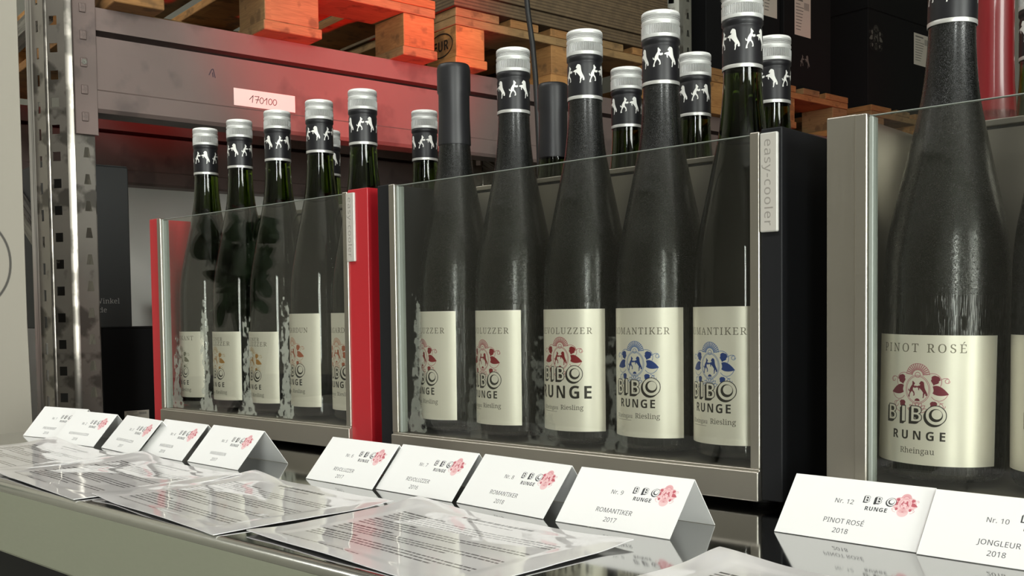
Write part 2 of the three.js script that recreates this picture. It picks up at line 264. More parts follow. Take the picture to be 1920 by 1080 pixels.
LAMPS.forEach(([x, z, len], i) => {
  const t = thing('unseen_ceiling_lamp', ['unseen long ceiling lamp above the front of the counter, placed to light the cards', 'unseen long ceiling lamp over the tall plant table, placed to light the counter edge', 'unseen long ceiling lamp towards the daylight door, placed to light the counter from above'][i], 'lamp', [x, 3.53, z]);
  part(t, 'diffuser', bx(len, 0.02, 0.3, 0, 0.01, 0), glowL); part(t, 'lamp_housing', rspan(-len / 2 - 0.02, len / 2 + 0.02, 0.02, 0.08, -0.17, 0.17, 0.01), M.white);
  for (const s of [-0.5, 0.5]) part(t, 'hanging_rod', new THREE.CylinderGeometry(0.005, 0.005, 0.29, 8).translate(s, 0.225, 0), M.galv);
});

// ------------------------------------------------------------------ counter
const CY = 0.9;
{
  const t = thing('steel_counter', 'long polished stainless steel counter carrying the coolers, cards and sheets', 'counter', [0, 0, 0]);
  const s = new THREE.Shape(), zf = 0.366, r = 0.007;
  s.moveTo(-0.26, CY); s.lineTo(zf - r, CY); s.absarc(zf - r, CY - r, r, Math.PI / 2, 0, true); s.lineTo(zf, CY - 0.063 + 0.003); s.lineTo(zf - 0.003, CY - 0.063); s.lineTo(zf - 0.02, CY - 0.063); s.lineTo(zf - 0.02, CY - 0.004); s.lineTo(-0.26, CY - 0.004); s.closePath();
  const g = new THREE.ExtrudeGeometry(s, { depth: 2.28, bevelEnabled: false, curveSegments: 10 }); // shape x -> z, extruded along x
  g.applyMatrix4(new THREE.Matrix4().makeBasis(new THREE.Vector3(0, 0, 1), new THREE.Vector3(0, 1, 0), new THREE.Vector3(-1, 0, 0))); g.translate(1.4, 0, 0);
  // split: the flat top from the edge and apron
  const ng = g.index ? g.toNonIndexed() : g; ng.computeVertexNormals(); const p = ng.attributes.position, n = ng.attributes.normal; const top = [], edge = [], lip = [];
  for (let i = 0; i < p.count; i += 3) { const c = (p.getY(i) + p.getY(i + 1) + p.getY(i + 2)) / 3; (c > CY - 0.0001 ? top : c > CY - r ? lip : edge).push(i); }
  const pick = (ids) => { const q = new THREE.BufferGeometry(), P = [], N = [], U = []; for (const i of ids) for (let k = 0; k < 3; k++) { const y = p.getY(i + k), z = p.getZ(i + k); let nx = n.getX(i + k), ny = n.getY(i + k), nz = n.getZ(i + k); const dy = y - (CY - r), dz = z - (zf - r); if (dy > 1e-5 && dz > 1e-5) { const l = Math.hypot(dy, dz); nx = 0; ny = dy / l; nz = dz / l; } P.push(p.getX(i + k), y, z); N.push(nx, ny, nz); U.push(p.getX(i + k), y + z); } q.setAttribute('position', new THREE.Float32BufferAttribute(P, 3)); q.setAttribute('normal', new THREE.Float32BufferAttribute(N, 3)); q.setAttribute('uv', new THREE.Float32BufferAttribute(U, 2)); return q; };
  part(t, 'worktop', pick(top), M.counterTop); part(t, 'rounded_edge', pick(lip), M.counterEdgeLit, 'rounded steel edge, toned brighter for its highlight'); part(t, 'front_apron', pick(edge), M.apron, 'brushed steel front edge, tinted olive for the reflected room');
  const cab = part(t, 'cabinet', span(-0.86, 1.36, 0.1, CY - 0.004, -0.22, 0.26), M.black);
  part(cab, 'plinth', span(-0.82, 1.32, 0, 0.1, -0.2, 0.22), M.black);
}

// ------------------------------------------------------------------ wine bottles
const BR = 0.039, BASE = 0.93, BH = 0.367;
const shoulder = [[0, 0.002], [0.030, 0.001], [0.0365, 0.003], [BR, 0.008], [BR, 0.125], [0.0386, 0.145], [0.0372, 0.163], [0.0345, 0.18], [0.0315, 0.195], [0.0280, 0.212], [0.0245, 0.229], [0.0212, 0.245], [0.0184, 0.26], [0.0164, 0.278], [0.0152, 0.296], [0.0150, 0.31], [0.0150, 0.34], [0, 0.34]];
function profileGeo(rs = 1) { const c = new THREE.SplineCurve(shoulder.slice(4, 16).map(([r, y]) => new THREE.Vector2(r * (y < 0.24 ? 1 + (rs - 1) * clamp01((0.25 - y) / 0.1) : 1), y))); const pts = shoulder.slice(0, 4).map(([r, y]) => [r * rs, y]); for (const q of c.getPoints(40)) pts.push([q.x, q.y]); pts.push([0.015, 0.34], [0, 0.34]); return pts; }
const P0 = profileGeo();
const geoBody = lathe(P0, 56);
const geoSleeve = lathe([[0.0153, 0.3085], [0.01575, 0.3090], [0.0157, 0.336], [0.0152, 0.3385], [0.0152, 0.3398], [0.0162, 0.3412], [0.0162, 0.3435], [0.0154, 0.3448], [0.0154, 0.346]], 56);
const geoRing = lathe([[0.0155, 0.3060], [0.0159, 0.3062], [0.0159, 0.3088], [0.0155, 0.3090]], 56);
const geoCap = lathe([[0.0154, 0.3448], [0.0163, 0.345], [0.0163, 0.3545], [0.0157, 0.3552], [0.0157, 0.3562], [0.0162, 0.3570], [0.0162, 0.3586], [0.0157, 0.3594], [0.0157, 0.3604], [0.0162, 0.3612], [0.0162, 0.3648]], 96);
const geoCapTop = lathe([[0.0162, 0.3646], [0.0160, 0.3660], [0.0153, 0.3669], [0.0140, 0.3672], [0, 0.3672]], 56);
const geoCork = lathe([[0.0153, 0.286], [0.0166, 0.287], [0.0157, 0.315], [0.0156, 0.337], [0.0168, 0.3395], [0.0168, 0.3615], [0.0160, 0.3655], [0.0150, 0.3668], [0, 0.3670]], 56);
function uvV(g, y0, y1) { const p = g.attributes.position, u = g.attributes.uv; for (let i = 0; i < p.count; i++) u.setY(i, (p.getY(i) - y0) / (y1 - y0)); return g; }
uvV(geoSleeve, 0.3085, 0.346); uvV(geoCap, 0.345, 0.3648);
const labelMats = {};
function labelGeo(rs, half, y0, y1) { const g = new THREE.CylinderGeometry((BR + 0.0004) * rs, (BR + 0.0004) * rs, y1 - y0, 40, 1, true, -half, 2 * half); g.translate(0, (y0 + y1) / 2, 0); return g; }
function bottle(o) {
  const t = thing('wine_bottle', o.label, 'bottle', [o.x, BASE, o.z], 0, o.group);
  if (o.tilt) t.rotation.z = o.tilt;
  const rs = o.rs || 1;
  part(t, 'bottle_glass', rs !== 1 ? lathe(profileGeo(rs), 56) : geoBody, o.misty ? M.dewGlass : M.glass); if (o.tall) t.scale.y = o.tall;
  const cap = new THREE.Group(); cap.rotation.y = o.turn ?? rr(0, 6.28); cap.name = 'closure'; t.add(cap);
  if (o.cork === 'red') {
    const f = part(cap, 'red_foil', lathe([[0.0205, 0.248], [0.0180, 0.262], [0.0166, 0.285], [0.0160, 0.31], [0.0160, 0.352], [0.0172, 0.354], [0.0172, 0.385], [0.0160, 0.392], [0, 0.393]], 48), M.redFoil); void f;
    part(cap, 'gold_band', lathe([[0.0162, 0.3475], [0.0166, 0.348], [0.0166, 0.352], [0.0162, 0.3525]], 48), M.gold);
  } else if (o.cork) part(cap, 'foil_capsule', geoCork, M.blackCap, 'plain matt black foil capsule');
  else { part(cap, 'printed_sleeve', geoSleeve, M.capsule, 'black sleeve with white rearing horses and imps'); part(cap, 'sealing_ring', geoRing, M.silverRing); part(cap, 'screw_cap', geoCap, M.silver, 'ribbed silver screw cap'); part(cap, 'cap_top', geoCapTop, M.capTopLit); }
  if (o.kind) {
    const hw = (o.half || 61) * Math.PI / 180; labelMats[o.kind] ||= std({ map: labelTex(o.kind, 2 * hw * BR * rs * 1000), roughness: 0.42, metalness: 0.4 });
    const short = ['provokant', 'kleiner', 'pinot', 'jongleur'].includes(o.kind), half = (o.half || 61) * Math.PI / 180;
    const l = part(t, 'paper_label', labelGeo(rs, half, 0.013, short ? 0.099 : 0.120), labelMats[o.kind]); l.rotation.y = (o.face || 0) * Math.PI / 180;
  }
  return t;
}
const G1 = 'bottles in the front row of the red cooler', G2 = 'bottles in the front row of the black cooler', G3 = 'bottles in the steel cooler', GB = 'bottles standing in the rear rows';
[['provokant', -0.725, -14, 'bottle with a short PROVOKANT label at the outer end of the red cooler'],
  ['kleiner', -0.6445, -10, 'bottle with a two-line KLEINER REVOLUZZER label beside the PROVOKANT bottle'],
  ['kleiner', -0.5625, -12, 'bottle with a two-line KLEINER REVOLUZZER label beside a HARGARDUN bottle'],
  ['hargardun', -0.479, -14, 'bottle with an orange crested HARGARDUN label between two bottles in the red cooler'],
  ['hargardun', -0.4005, -8, 'bottle with an orange crested HARGARDUN label against the red post'],
].forEach(([kind, x, face, label]) => bottle({ kind, x, z: -0.0105, face, label, group: G1 }));
bottle({ kind: 'revoluzzer', x: -0.2455, z: 0, face: -18, cork: true, misty: true, label: 'cork-closed red REVOLUZZER bottle with plain black capsule in the black cooler', group: G2 });
bottle({ kind: 'revoluzzer', x: -0.165, z: 0, face: -13, misty: true, turn: 0.35, label: 'screw-cap red REVOLUZZER bottle beside the cork-closed bottle', group: G2 });
bottle({ kind: 'revoluzzer_big', x: -0.079, z: 0, face: 0, misty: true, turn: 0.8, label: 'red REVOLUZZER bottle with extra large RUNGE lettering beside a blue ROMANTIKER bottle', group: G2 });
bottle({ kind: 'romantiker', x: 0.002, z: 0, face: -2, misty: true, turn: 0.05, label: 'blue ROMANTIKER bottle between the large-lettered red bottle and another blue one', group: G2 });
bottle({ kind: 'romantiker', x: 0.080, z: 0.002, face: -11, turn: 0.55, label: 'blue ROMANTIKER bottle next to the black cooler post with nameplate', group: G2 });
bottle({ kind: 'pinot', x: 0.2385, z: 0.012, face: -4, half: 74, rs: 1.035, tilt: -0.018, misty: true, turn: 0.5, label: 'large PINOT ROSÉ bottle with wine-red crest in the steel cooler', group: G3 });
bottle({ kind: 'jongleur', x: 0.3235, z: 0.012, face: -2, half: 68, misty: true, label: 'JONGLEUR bottle with golden crest cut off at the side in the steel cooler', group: G3 });
// rear rows: their bases and labels are hidden by the dividers
bottle({ x: -0.624, z: -0.136, label: 'bottle almost hidden behind the neck of a HARGARDUN bottle in the rear row', group: GB });
bottle({ x: -0.436, z: -0.138, turn: 0.2, label: 'lone rear-row bottle seen between the red cooler post and the cork-closed bottle', group: GB });
bottle({ x: -0.229, z: -0.136, cork: true, label: 'rear-row bottle with plain black cork capsule beside the hanging cable', group: GB });
bottle({ x: -0.132, z: -0.138, turn: 0.1, label: 'rear-row screw-cap bottle behind the gap of the large-lettered red and blue bottles', group: GB });
bottle({ x: -0.0505, z: -0.138, turn: 0.25, label: 'rear-row screw-cap bottle seen between the two blue ROMANTIKER bottles', group: GB });
bottle({ x: 0.0335, z: -0.138, turn: 0.9, label: 'rear-row screw-cap bottle right behind the nameplate of the black cooler', group: GB });
bottle({ x: 0.2368, z: -0.0945, cork: 'red', label: 'bottle with long red foil neck and gold band behind the PINOT ROSÉ bottle', group: GB });
bottle({ x: 0.251, z: -0.172, tall: 1.03, label: 'rear-row screw-cap bottle beside the red foil bottle in the steel cooler', group: GB });

// ------------------------------------------------------------------ bottle coolers
const plateTex = canvasTex(160, 720, (c, w, h) => { c.fillStyle = '#b9b5ad'; c.fillRect(0, 0, w, h); c.save(); c.translate(w / 2, h / 2); c.rotate(Math.PI / 2); c.fillStyle = '#8d8982'; c.font = '118px sans-serif'; c.textBaseline = 'middle'; spaced(c, 'easy-cooler', 0, 0, 650); c.restore(); });
M.plateFace = phys({ map: plateTex, roughness: 0.3, clearcoat: 0.6, clearcoatRoughness: 0.1 });
function frostTex(list, w = 768, h = 480) { // wet streaks and ice on the inside of the pane; alpha
  return dataTex(w, h, (u, v0) => {
    const v = 1 - v0; let a = 0;
    for (const [u0, wd, top, str] of list) {
      const wob = 0.02 * (vnoise(0.13, v, 9, Math.round(u0 * 97)) - 0.5), wide = wd * (0.55 + 0.5 * vnoise(0.4, v, 14, Math.round(u0 * 53)) + 1.1 * clamp01((v - 0.86) / 0.14));
      const d = Math.abs(u - u0 - wob) / wide; if (d > 1 || v < top) continue;
      const g = fbm(u * 2, v, 40, 61, 4), edge = clamp01((1 - d) * 2.2), rise = clamp01((v - top) / 0.2);
      a = Math.max(a, 0.75 * str * clamp01((g - 0.62 + 0.34 * edge * (0.35 + 0.65 * rise)) * 5));
    }
    return a;
  }, false);
}
function cooler(o) {
  const t = thing('bottle_cooler', o.label, 'cooler', [0, CY, 0]);
  const { xl, p0, p1, xr, body, inner, zF, zB = -0.19 } = o, top = 0.277, w = 0.012;
  const post = o.post;
  part(t, 'base', rspan(xl + 0.002, xr - 0.002, 0.006, 0.028, zB, zF - 0.004), o.baseMat || body);
  for (const fx of [xl + 0.03, xr - 0.03]) for (const fz of [zB + 0.03, zF - 0.03]) part(t, 'foot', new THREE.CylinderGeometry(0.009, 0.01, 0.0065, 16).translate(fx, 0.0033, fz), M.rubber);
  part(t, 'side_wall', rspan(xl, o.leftIn, 0.006, top + 0.001, zB, zF, 0.0012), body);
  part(t, 'side_wall', rspan(post, xr, 0.006, top + 0.002, zB, zF + 0.001, 0.0012), body);
  part(t, 'inner_lining', span(o.leftIn, o.leftIn + 0.0015, 0.028, top - 0.004, zB + 0.01, zF - 0.006), inner);
  if (o.flange) part(t, 'front_flange', rspan(xl, p0 - 0.009, 0.006, top + 0.001, zF - 0.008, zF + 0.0005, 0.0012), body);
  const dv = part(t, 'divider', span(o.leftIn + 0.002, post - 0.002, 0.028, 0.2745, -0.052, -0.0495), M.steel);
  part(dv, 'divider_rail', rspan(o.leftIn + 0.002, post - 0.002, 0.2765, 0.2815, -0.0545, -0.0475, 0.0008), M.steel);
  part(dv, 'divider_strip', span(o.leftIn + 0.002, post - 0.002, 0.2740, 0.2770, -0.0515, -0.0500), M.black);
  part(t, 'back_wall', rspan(o.leftIn + 0.001, post - 0.001, 0.028, top - 0.01, zB, zB + 0.012), o.backMat || body);
  // front frame: sill, two upright trims, pane
  part(t, 'sill', merge([rspan(p0 - 0.009, p1 + 0.008, 0.005, 0.0275, zF - 0.004, zF + 0.006, 0.0012), rspan(p0 - 0.009, p1 + 0.008, 0.0268, 0.0292, zF - 0.004, zF + 0.0035, 0.0008)]), M.steel, 'brushed steel bottom rail');
  part(t, 'upright_trim', rspan(p0 - 0.009, p0 - 0.0005, 0.029, top, zF - 0.006, zF + 0.004, 0.001), M.steel);
  part(t, 'upright_trim', rspan(p0 - 0.0005, p0 + 0.0028, 0.029, top - 0.002, zF - 0.007, zF + 0.0015, 0.001), M.paneEdge);
  part(t, 'upright_trim', rspan(p1, p1 + 0.0078, 0.029, top, zF - 0.006, zF + 0.003, 0.001), M.steel);
  const pane = part(t, 'pane', span(p0, p1, 0.0292, 0.2752, zF - 0.003, zF + 0.001), M.pane, 'clear front pane');
  part(pane, 'pane_edge', span(p0, p1, 0.2752, 0.2757, zF - 0.003, zF + 0.001), M.paneEdge);
  if (o.frost) { const f = new THREE.PlaneGeometry(p1 - p0 - 0.006, 0.24); f.translate((p0 + p1) / 2, 0.15, zF - 0.0042); const al = frostTex(o.frost); part(pane, 'frost', f, std({ color: new THREE.Color().setRGB(0.62, 0.64, 0.60), roughness: 0.55, alphaMap: al, transparent: true }), 'icy wet streaks on the pane'); }
  if (o.plate) { const [a, b] = o.plate; const pl = part(t, 'nameplate', rspan(a, b, 0.2035, 0.2755, zF, zF + 0.0035, 0.0012), M.plate); const f = new THREE.PlaneGeometry(b - a - 0.002, 0.070); f.translate((a + b) / 2, 0.2395, zF + 0.0037); part(pl, 'lettering', f, M.plateFace, 'grey lettering reading easy-cooler'); }
  return t;
}
cooler({ label: 'red bottle cooler with steel sill and five bottles behind its pane', zF: 0.045, flange: true, xl: -0.775, leftIn: -0.7665, p0: -0.741, p1: -0.367, post: -0.360, xr: -0.328, body: M.redPaint, inner: M.redPaint, baseMat: M.steel, backMat: M.steel, plate: [-0.3605, -0.3475],
  frost: [[0.045, 0.028, 0.6, 0.7], [0.235, 0.032, 0.42, 1], [0.48, 0.03, 0.5, 1], [0.695, 0.03, 0.42, 1]] });
cooler({ label: 'black bottle cooler in the middle between the red and the steel cooler', zF: 0.05, flange: true, xl: -0.307, leftIn: -0.2885, p0: -0.277, p1: 0.114, post: 0.122, xr: 0.139, body: M.blackPaint, inner: M.blackPaint, baseMat: M.steel, plate: [0.1225, 0.1365],
  frost: [[0.045, 0.022, 0.42, 0.55], [0.25, 0.02, 0.6, 0.16], [0.465, 0.03, 0.6, 0.2], [0.67, 0.025, 0.6, 0.22]] });
cooler({ label: 'brushed stainless steel bottle cooler holding the large PINOT ROSÉ bottle', zF: 0.06, zB: -0.228, flange: true, xl: 0.177, leftIn: 0.1955, p0: 0.2075, p1: 0.590, post: 0.598, xr: 0.618, body: M.steel, inner: M.steel });

// ------------------------------------------------------------------ tent cards
[[1, 'PROVOKANT', '2018', -0.832, 0.194, -0.761, 0.184], [2, 'KLEINER REVOLUZZER', '2018', -0.739, 0.197, -0.641, 0.192], [3, 'KLEINER REVOLUZZER', '2017', -0.632, 0.189, -0.542, 0.197], [4, 'HARGARDUN', '2018', -0.5505, 0.186, -0.453, 0.190], [5, 'HARGARDUN', '2017', -0.450, 0.187, -0.358, 0.189],
  [6, 'REVOLUZZER', '2017', -0.263, 0.178, -0.173, 0.180], [7, 'REVOLUZZER', '2016', -0.170, 0.175, -0.077, 0.178], [8, 'ROMANTIKER', '2018', -0.0715, 0.177, 0.026, 0.184], [9, 'ROMANTIKER', '2017', 0.034, 0.184, 0.129, 0.183], [12, 'PINOT ROSÉ', '2018', 0.168, 0.119, 0.262, 0.121], [10, 'JONGLEUR', '2018', 0.263, 0.124, 0.358, 0.126]].forEach(([nr, name, year, ax, az, bx_, bz]) => {
  const turn = -Math.atan2(bz - az, bx_ - ax), W = 0.094, word = ['', 'one', 'two', 'three', 'four', 'five', 'six', 'seven', 'eight', 'nine', 'ten', 'eleven', 'twelve'][nr];
  const t = thing('tent_card', `white tent card numbered ${word}, printed ${name} ${year}`, 'card', [ax, CY, az], turn, 'folded wine cards in front of the coolers');
  const H = 0.0345, D = 0.031, L = Math.hypot(H, D), th = 0.0005;
  const mk = (sign) => { const g = new THREE.BoxGeometry(W, L, th); g.translate(W / 2, L / 2, 0); g.rotateX(sign > 0 ? -Math.atan2(D, H) : Math.atan2(0.026, H)); g.translate(0, 0.0004, sign > 0 ? 0 : -D - 0.026); return g; };
  const face = std({ map: cardTex(nr, name, year), roughness: 0.7 });
  part(t, 'front_panel', mk(1), [M.card, M.card, M.card, M.card, face, M.card], 'printed front of the card'); 
  const Lb = Math.hypot(H, 0.026), g = new THREE.BoxGeometry(W, Lb, th); g.translate(W / 2, Lb / 2, 0); g.rotateX(Math.atan2(0.026, H)); g.translate(0, 0.0004, -D - 0.026); part(t, 'back_panel', g, M.card);
});

// ------------------------------------------------------------------ laminated information sheets
[[-0.745, -4, 'laminated info sheet at the far end in front of the PROVOKANT card', 0.276], [-0.530, -5, 'laminated info sheet lying in front of the HARGARDUN cards', 0.279], [-0.322, -5, 'laminated info sheet lying in front of the REVOLUZZER 2017 card', 0.280], [-0.099, -4, 'laminated info sheet lying in front of the ROMANTIKER 2018 card', 0.278], [0.166, -6, 'laminated info sheet cut off in front of the PINOT ROSÉ card', 0.285]].forEach(([x, deg, label, zc], i) => {
  const t = thing('info_sheet', label, 'sheet', [x + 0.107, CY, zc], deg * Math.PI / 180, 'laminated sheets along the front of the counter');
  const w = 0.214, d = 0.149, g = new THREE.BoxGeometry(w, 0.0006, d, 64, 1, 48), p = g.attributes.position;
  for (let k = 0; k < p.count; k++) {
    const u = p.getX(k) / w + 0.5, v = p.getZ(k) / d + 0.5, e = Math.min(u, 1 - u, v, 1 - v);
    let y = 0.0012 + 0.0007 * Math.sin(u * 7 + i * 1.7) * Math.sin(v * 5 + i) + 0.0004 * (fbm(u * 0.9, v * 0.9, 5, 900 + i, 2) - 0.5) * 2;
    y += 0.0042 * Math.exp(-((u * u + (v) * (v)) / 0.03)) + 0.003 * Math.exp(-(((1 - u) ** 2 + v * v) / 0.02)) + 0.002 * Math.exp(-((u * u + (1 - v) ** 2) / 0.02)) - 0.0004 * (e > 0.1);
    p.setY(k, p.getY(k) + Math.max(0.0006, y));
  }
  g.computeVertexNormals();
  const body = phys({ color: 0xefedee, roughness: 0.5, clearcoat: 1, clearcoatRoughness: 0.04 });
  const face = phys({ map: sheetTex(100 + i * 37), roughness: 0.5, clearcoat: 1, clearcoatRoughness: 0.04 });
  part(t, 'printed_sheet', g, [body, body, face, body, body, body]);
});

// ------------------------------------------------------------------ pallet rack (its own axes: x along the beam, z out of its face)
const RP = [-1.375, 0, -0.177], RT = Math.atan2(0.98868, 0.15001);
const inRack = (s, y, n) => { const v = new THREE.Vector3(s, y, n).applyAxisAngle(new THREE.Vector3(0, 1, 0), RT); return [RP[0] + v.x, v.y, RP[2] + v.z]; };
function stripPlate(w, h, holes) { // flat plate from (0,0) to (w,h) with punched holes
  const s = new THREE.Shape(); s.moveTo(0, 0); s.lineTo(w, 0); s.lineTo(w, h); s.lineTo(0, h); s.closePath();
  for (const pts of holes) { const q = new THREE.Path(); pts.forEach(([x, y], i) => i ? q.lineTo(x, y) : q.moveTo(x, y)); q.closePath(); s.holes.push(q); }
  const g = new THREE.ExtrudeGeometry(s, { depth: 0.0018, bevelEnabled: false }); return metreUV(g.translate(0, 0, -0.0018), 2.2);
}
const UH = 2.55, PITCH = 0.05;
const rowsOf = (f) => { const a = []; for (let k = 1; k * PITCH < UH - 0.03; k++) a.push(f(k * PITCH)); return a; };
const plateF = stripPlate(0.0365, UH, rowsOf((y) => [[0.0145, y], [0.0275, y], [0.0245, y + 0.019], [0.0175, y + 0.019]]));
const plateG = stripPlate(0.036, UH, rowsOf((y) => [[0.005, y - 0.008], [0.021, y - 0.008], [0.021, y + 0.009], [0.005, y + 0.009]]));
const plateH = stripPlate(0.032, UH, rowsOf((y) => [[0.011, y - 0.018], [0.018, y - 0.018], [0.018, y + 0.003], [0.011, y + 0.003]]));
const plateBack = stripPlate(0.07, UH, []);
function bend(x0, z0, x1, z1, a0, a1, n = 8) { // rounded edge between two strips, swept over the height; a0, a1: angle of the normal
  const P = [], N = [], U = [], I = [], cx = (x0 + x1) / 2, cz = (z0 + z1) / 2; void cx; void cz;
  for (let i = 0; i <= n; i++) { const t = i / n, a = a0 + (a1 - a0) * t, x = x0 + (x1 - x0) * t, z = z0 + (z1 - z0) * t, b = Math.sin(Math.PI * t) * 0.0022; const nx = Math.sin(a), nz = Math.cos(a); for (const y of [0, UH]) { P.push(x + nx * b, y, z + nz * b); N.push(nx, 0, nz); U.push(x * 2, y * 2); } if (i < n) { const k = i * 2; I.push(k, k + 1, k + 2, k + 1, k + 3, k + 2); } }
  const g = new THREE.BufferGeometry(); g.setAttribute('position', new THREE.Float32BufferAttribute(P, 3)); g.setAttribute('normal', new THREE.Float32BufferAttribute(N, 3)); g.setAttribute('uv', new THREE.Float32BufferAttribute(U, 2)); g.setIndex(I); return g;
}
function strip(parent, name, geo, x0, z0, x1, z1, mat) { const m = part(parent, name, geo, mat); m.position.set(x0, 0, z0); m.rotation.y = -Math.atan2(z1 - z0, x1 - x0); return m; }
function upright(parent, s, n, flip, mat = M.galvWorn) {
  const u = new THREE.Group(); u.name = 'upright'; u.position.set(s, 0, n); if (flip) u.rotation.y = Math.PI; parent.add(u);
  // from the bay side outwards: front face, bend, slanted side, bend, flange, lip
  strip(u, 'front_face', plateF, -0.0365, -0.002, 0, -0.002, mat);
  part(u, 'rounded_edge', bend(-0.0365, -0.002, -0.0485, -0.007, -0.13, -0.37), mat);
  strip(u, 'slanted_side', plateG, -0.072, -0.0335, -0.0485, -0.007, mat);
  part(u, 'rounded_edge', bend(-0.072, -0.0335, -0.076, -0.036, -0.15, -0.6), mat);
  strip(u, 'flange', plateH, -0.089, -0.067, -0.076, -0.036, mat);
  part(u, 'lip', span(-0.0995, -0.089, 0, UH, -0.069, -0.067), mat);
  strip(u, 'inner_side', plateBack, 0, -0.002, 0, -0.072, mat);
  part(u, 'foot_plate', span(-0.12, 0.02, 0, 0.006, -0.09, 0.01), mat);
  return u;
}
const BEAM0 = 0.0, BEAM1 = 1.592, DEEP = -1.0;
const rack = thing('pallet_rack', 'galvanised pallet rack with punched uprights and a reddened load beam', 'rack', RP, RT);
upright(rack, 0, -0.004, false); upright(rack, 1.702, -0.004, false, M.galv); 
upright(rack, -0.11, DEEP, true); upright(rack, 1.592, DEEP, true);
for (let k = 0; k < 5; k++) { const y0 = 0.25 + k * 0.46, a = [-0.06, y0, -0.09], b = [-0.06, y0 + (k % 2 ? -0.02 : 0.42), DEEP + 0.09]; const len = Math.hypot(b[1] - a[1], b[2] - a[2]); for (const dx of [0, 1.702]) { const g = part(rack, 'brace', bx(0.03, 0.03, len), M.galvWorn); g.position.set(a[0] + dx, (a[1] + b[1]) / 2, (a[2] + b[2]) / 2); g.rotation.x = Math.atan2(b[1] - a[1], -(b[2] - a[2])); } }
function beamGeo(x0, x1) {
  const s = new THREE.Shape(), L = [[-0.06, 1.63], [0.0, 1.63], [0.0, 1.588], [-0.050, 1.5885], [-0.050, 1.5755], [0.0, 1.5765], [0.0, 1.478], [0.0035, 1.475], [0.0035, 1.442], [-0.002, 1.435], [-0.06, 1.435]];
  L.forEach(([z, y], i) => i ? s.lineTo(z, y) : s.moveTo(z, y)); s.closePath();
  const g = new THREE.ExtrudeGeometry(s, { depth: x1 - x0, bevelEnabled: false });
  g.applyMatrix4(new THREE.Matrix4().makeBasis(new THREE.Vector3(0, 0, 1), new THREE.Vector3(0, 1, 0), new THREE.Vector3(-1, 0, 0))); g.translate(x1, 0, 0); return metreUV(g, 1.1);
}
function beam(x0, x1, n, mat = M.beam) {
  const b = part(rack, 'load_beam', beamGeo(x0, x1), mat); b.position.z = n;
  return b;
}
const frontBeam = beam(BEAM0, BEAM1, 0), rearBeam = beam(BEAM0, BEAM1, DEEP); void rearBeam;
beam(1.706, 4.4, 0); beam(1.706, 4.4, DEEP);
upright(rack, 4.51, -0.004, false, M.galv); upright(rack, 4.40, DEEP, true);
{ // beam connector with its stamped hooks
  const s = new THREE.Shape(); s.moveTo(-0.036, 1.392); s.lineTo(0.003, 1.392); s.lineTo(0.003, 1.70); s.lineTo(-0.036, 1.70); s.closePath();
  const g = metreUV(new THREE.ExtrudeGeometry(s, { depth: 0.004, bevelEnabled: true, bevelSize: 0.0008, bevelThickness: 0.0008, bevelSegments: 1 }), 2); g.translate(0, 0, 0.0005);
  const cn = part(rack, 'beam_connector', g, M.beam);
  for (let k = 0; k < 6; k++) part(cn, 'hook', rspan(-0.026, -0.014, 1.415 + k * 0.05, 1.432 + k * 0.05, 0.004, 0.0085, 0.0015), M.beam);
  part(cn, 'locking_bolt', new THREE.CylinderGeometry(0.005, 0.005, 0.006, 12).rotateX(Math.PI / 2).translate(-0.02, 1.524, 0.007), M.galv);
}
{ // paper sticker and pen mark on the beam
  const tex = canvasTex(512, 128, (c, w, h) => { c.fillStyle = '#f2f1ea'; c.fillRect(0, 0, w, h); c.strokeStyle = '#2b2b2b'; c.lineWidth = 5; c.lineCap = 'round'; c.lineJoin = 'round';
    const P = (pts) => { c.beginPath(); pts.forEach(([x, y], i) => i ? c.lineTo(x, y) : c.moveTo(x, y)); c.stroke(); };
    P([[128, 72], [158, 40], [150, 92]]); P([[172, 44], [206, 42], [184, 94]]); P([[178, 68], [206, 66]]);
    for (const [x, rx] of [[228, 15], [300, 15], [338, 15]]) { c.beginPath(); c.ellipse(x, 70, rx, 22, 0.15, 0, 7); c.stroke(); } P([[250, 68], [272, 46], [268, 94]]); });
  const f = new THREE.PlaneGeometry(0.138, 0.035); f.translate(0.344, 1.499, 0.0018); part(frontBeam, 'paper_sticker', f, std({ map: tex, roughness: 0.7 }), 'white sticker with the handwritten number 170100');
  const pen = []; for (const [a, b] of [[[0.224, 1.535], [0.230, 1.547]], [[0.230, 1.547], [0.233, 1.548]], [[0.233, 1.548], [0.237, 1.531]], [[0.2315, 1.541], [0.2325, 1.532]]]) { const l = Math.hypot(b[0] - a[0], b[1] - a[1]); pen.push(bx(l, 0.0013, 0.0006).rotateZ(Math.atan2(b[1] - a[1], b[0] - a[0])).translate((a[0] + b[0]) / 2, (a[1] + b[1]) / 2, 0.0005)); }
  part(frontBeam, 'pen_mark', merge(pen), std({ color: 0x23253c, roughness: 0.6 }), 'dark blue pen stroke');
}

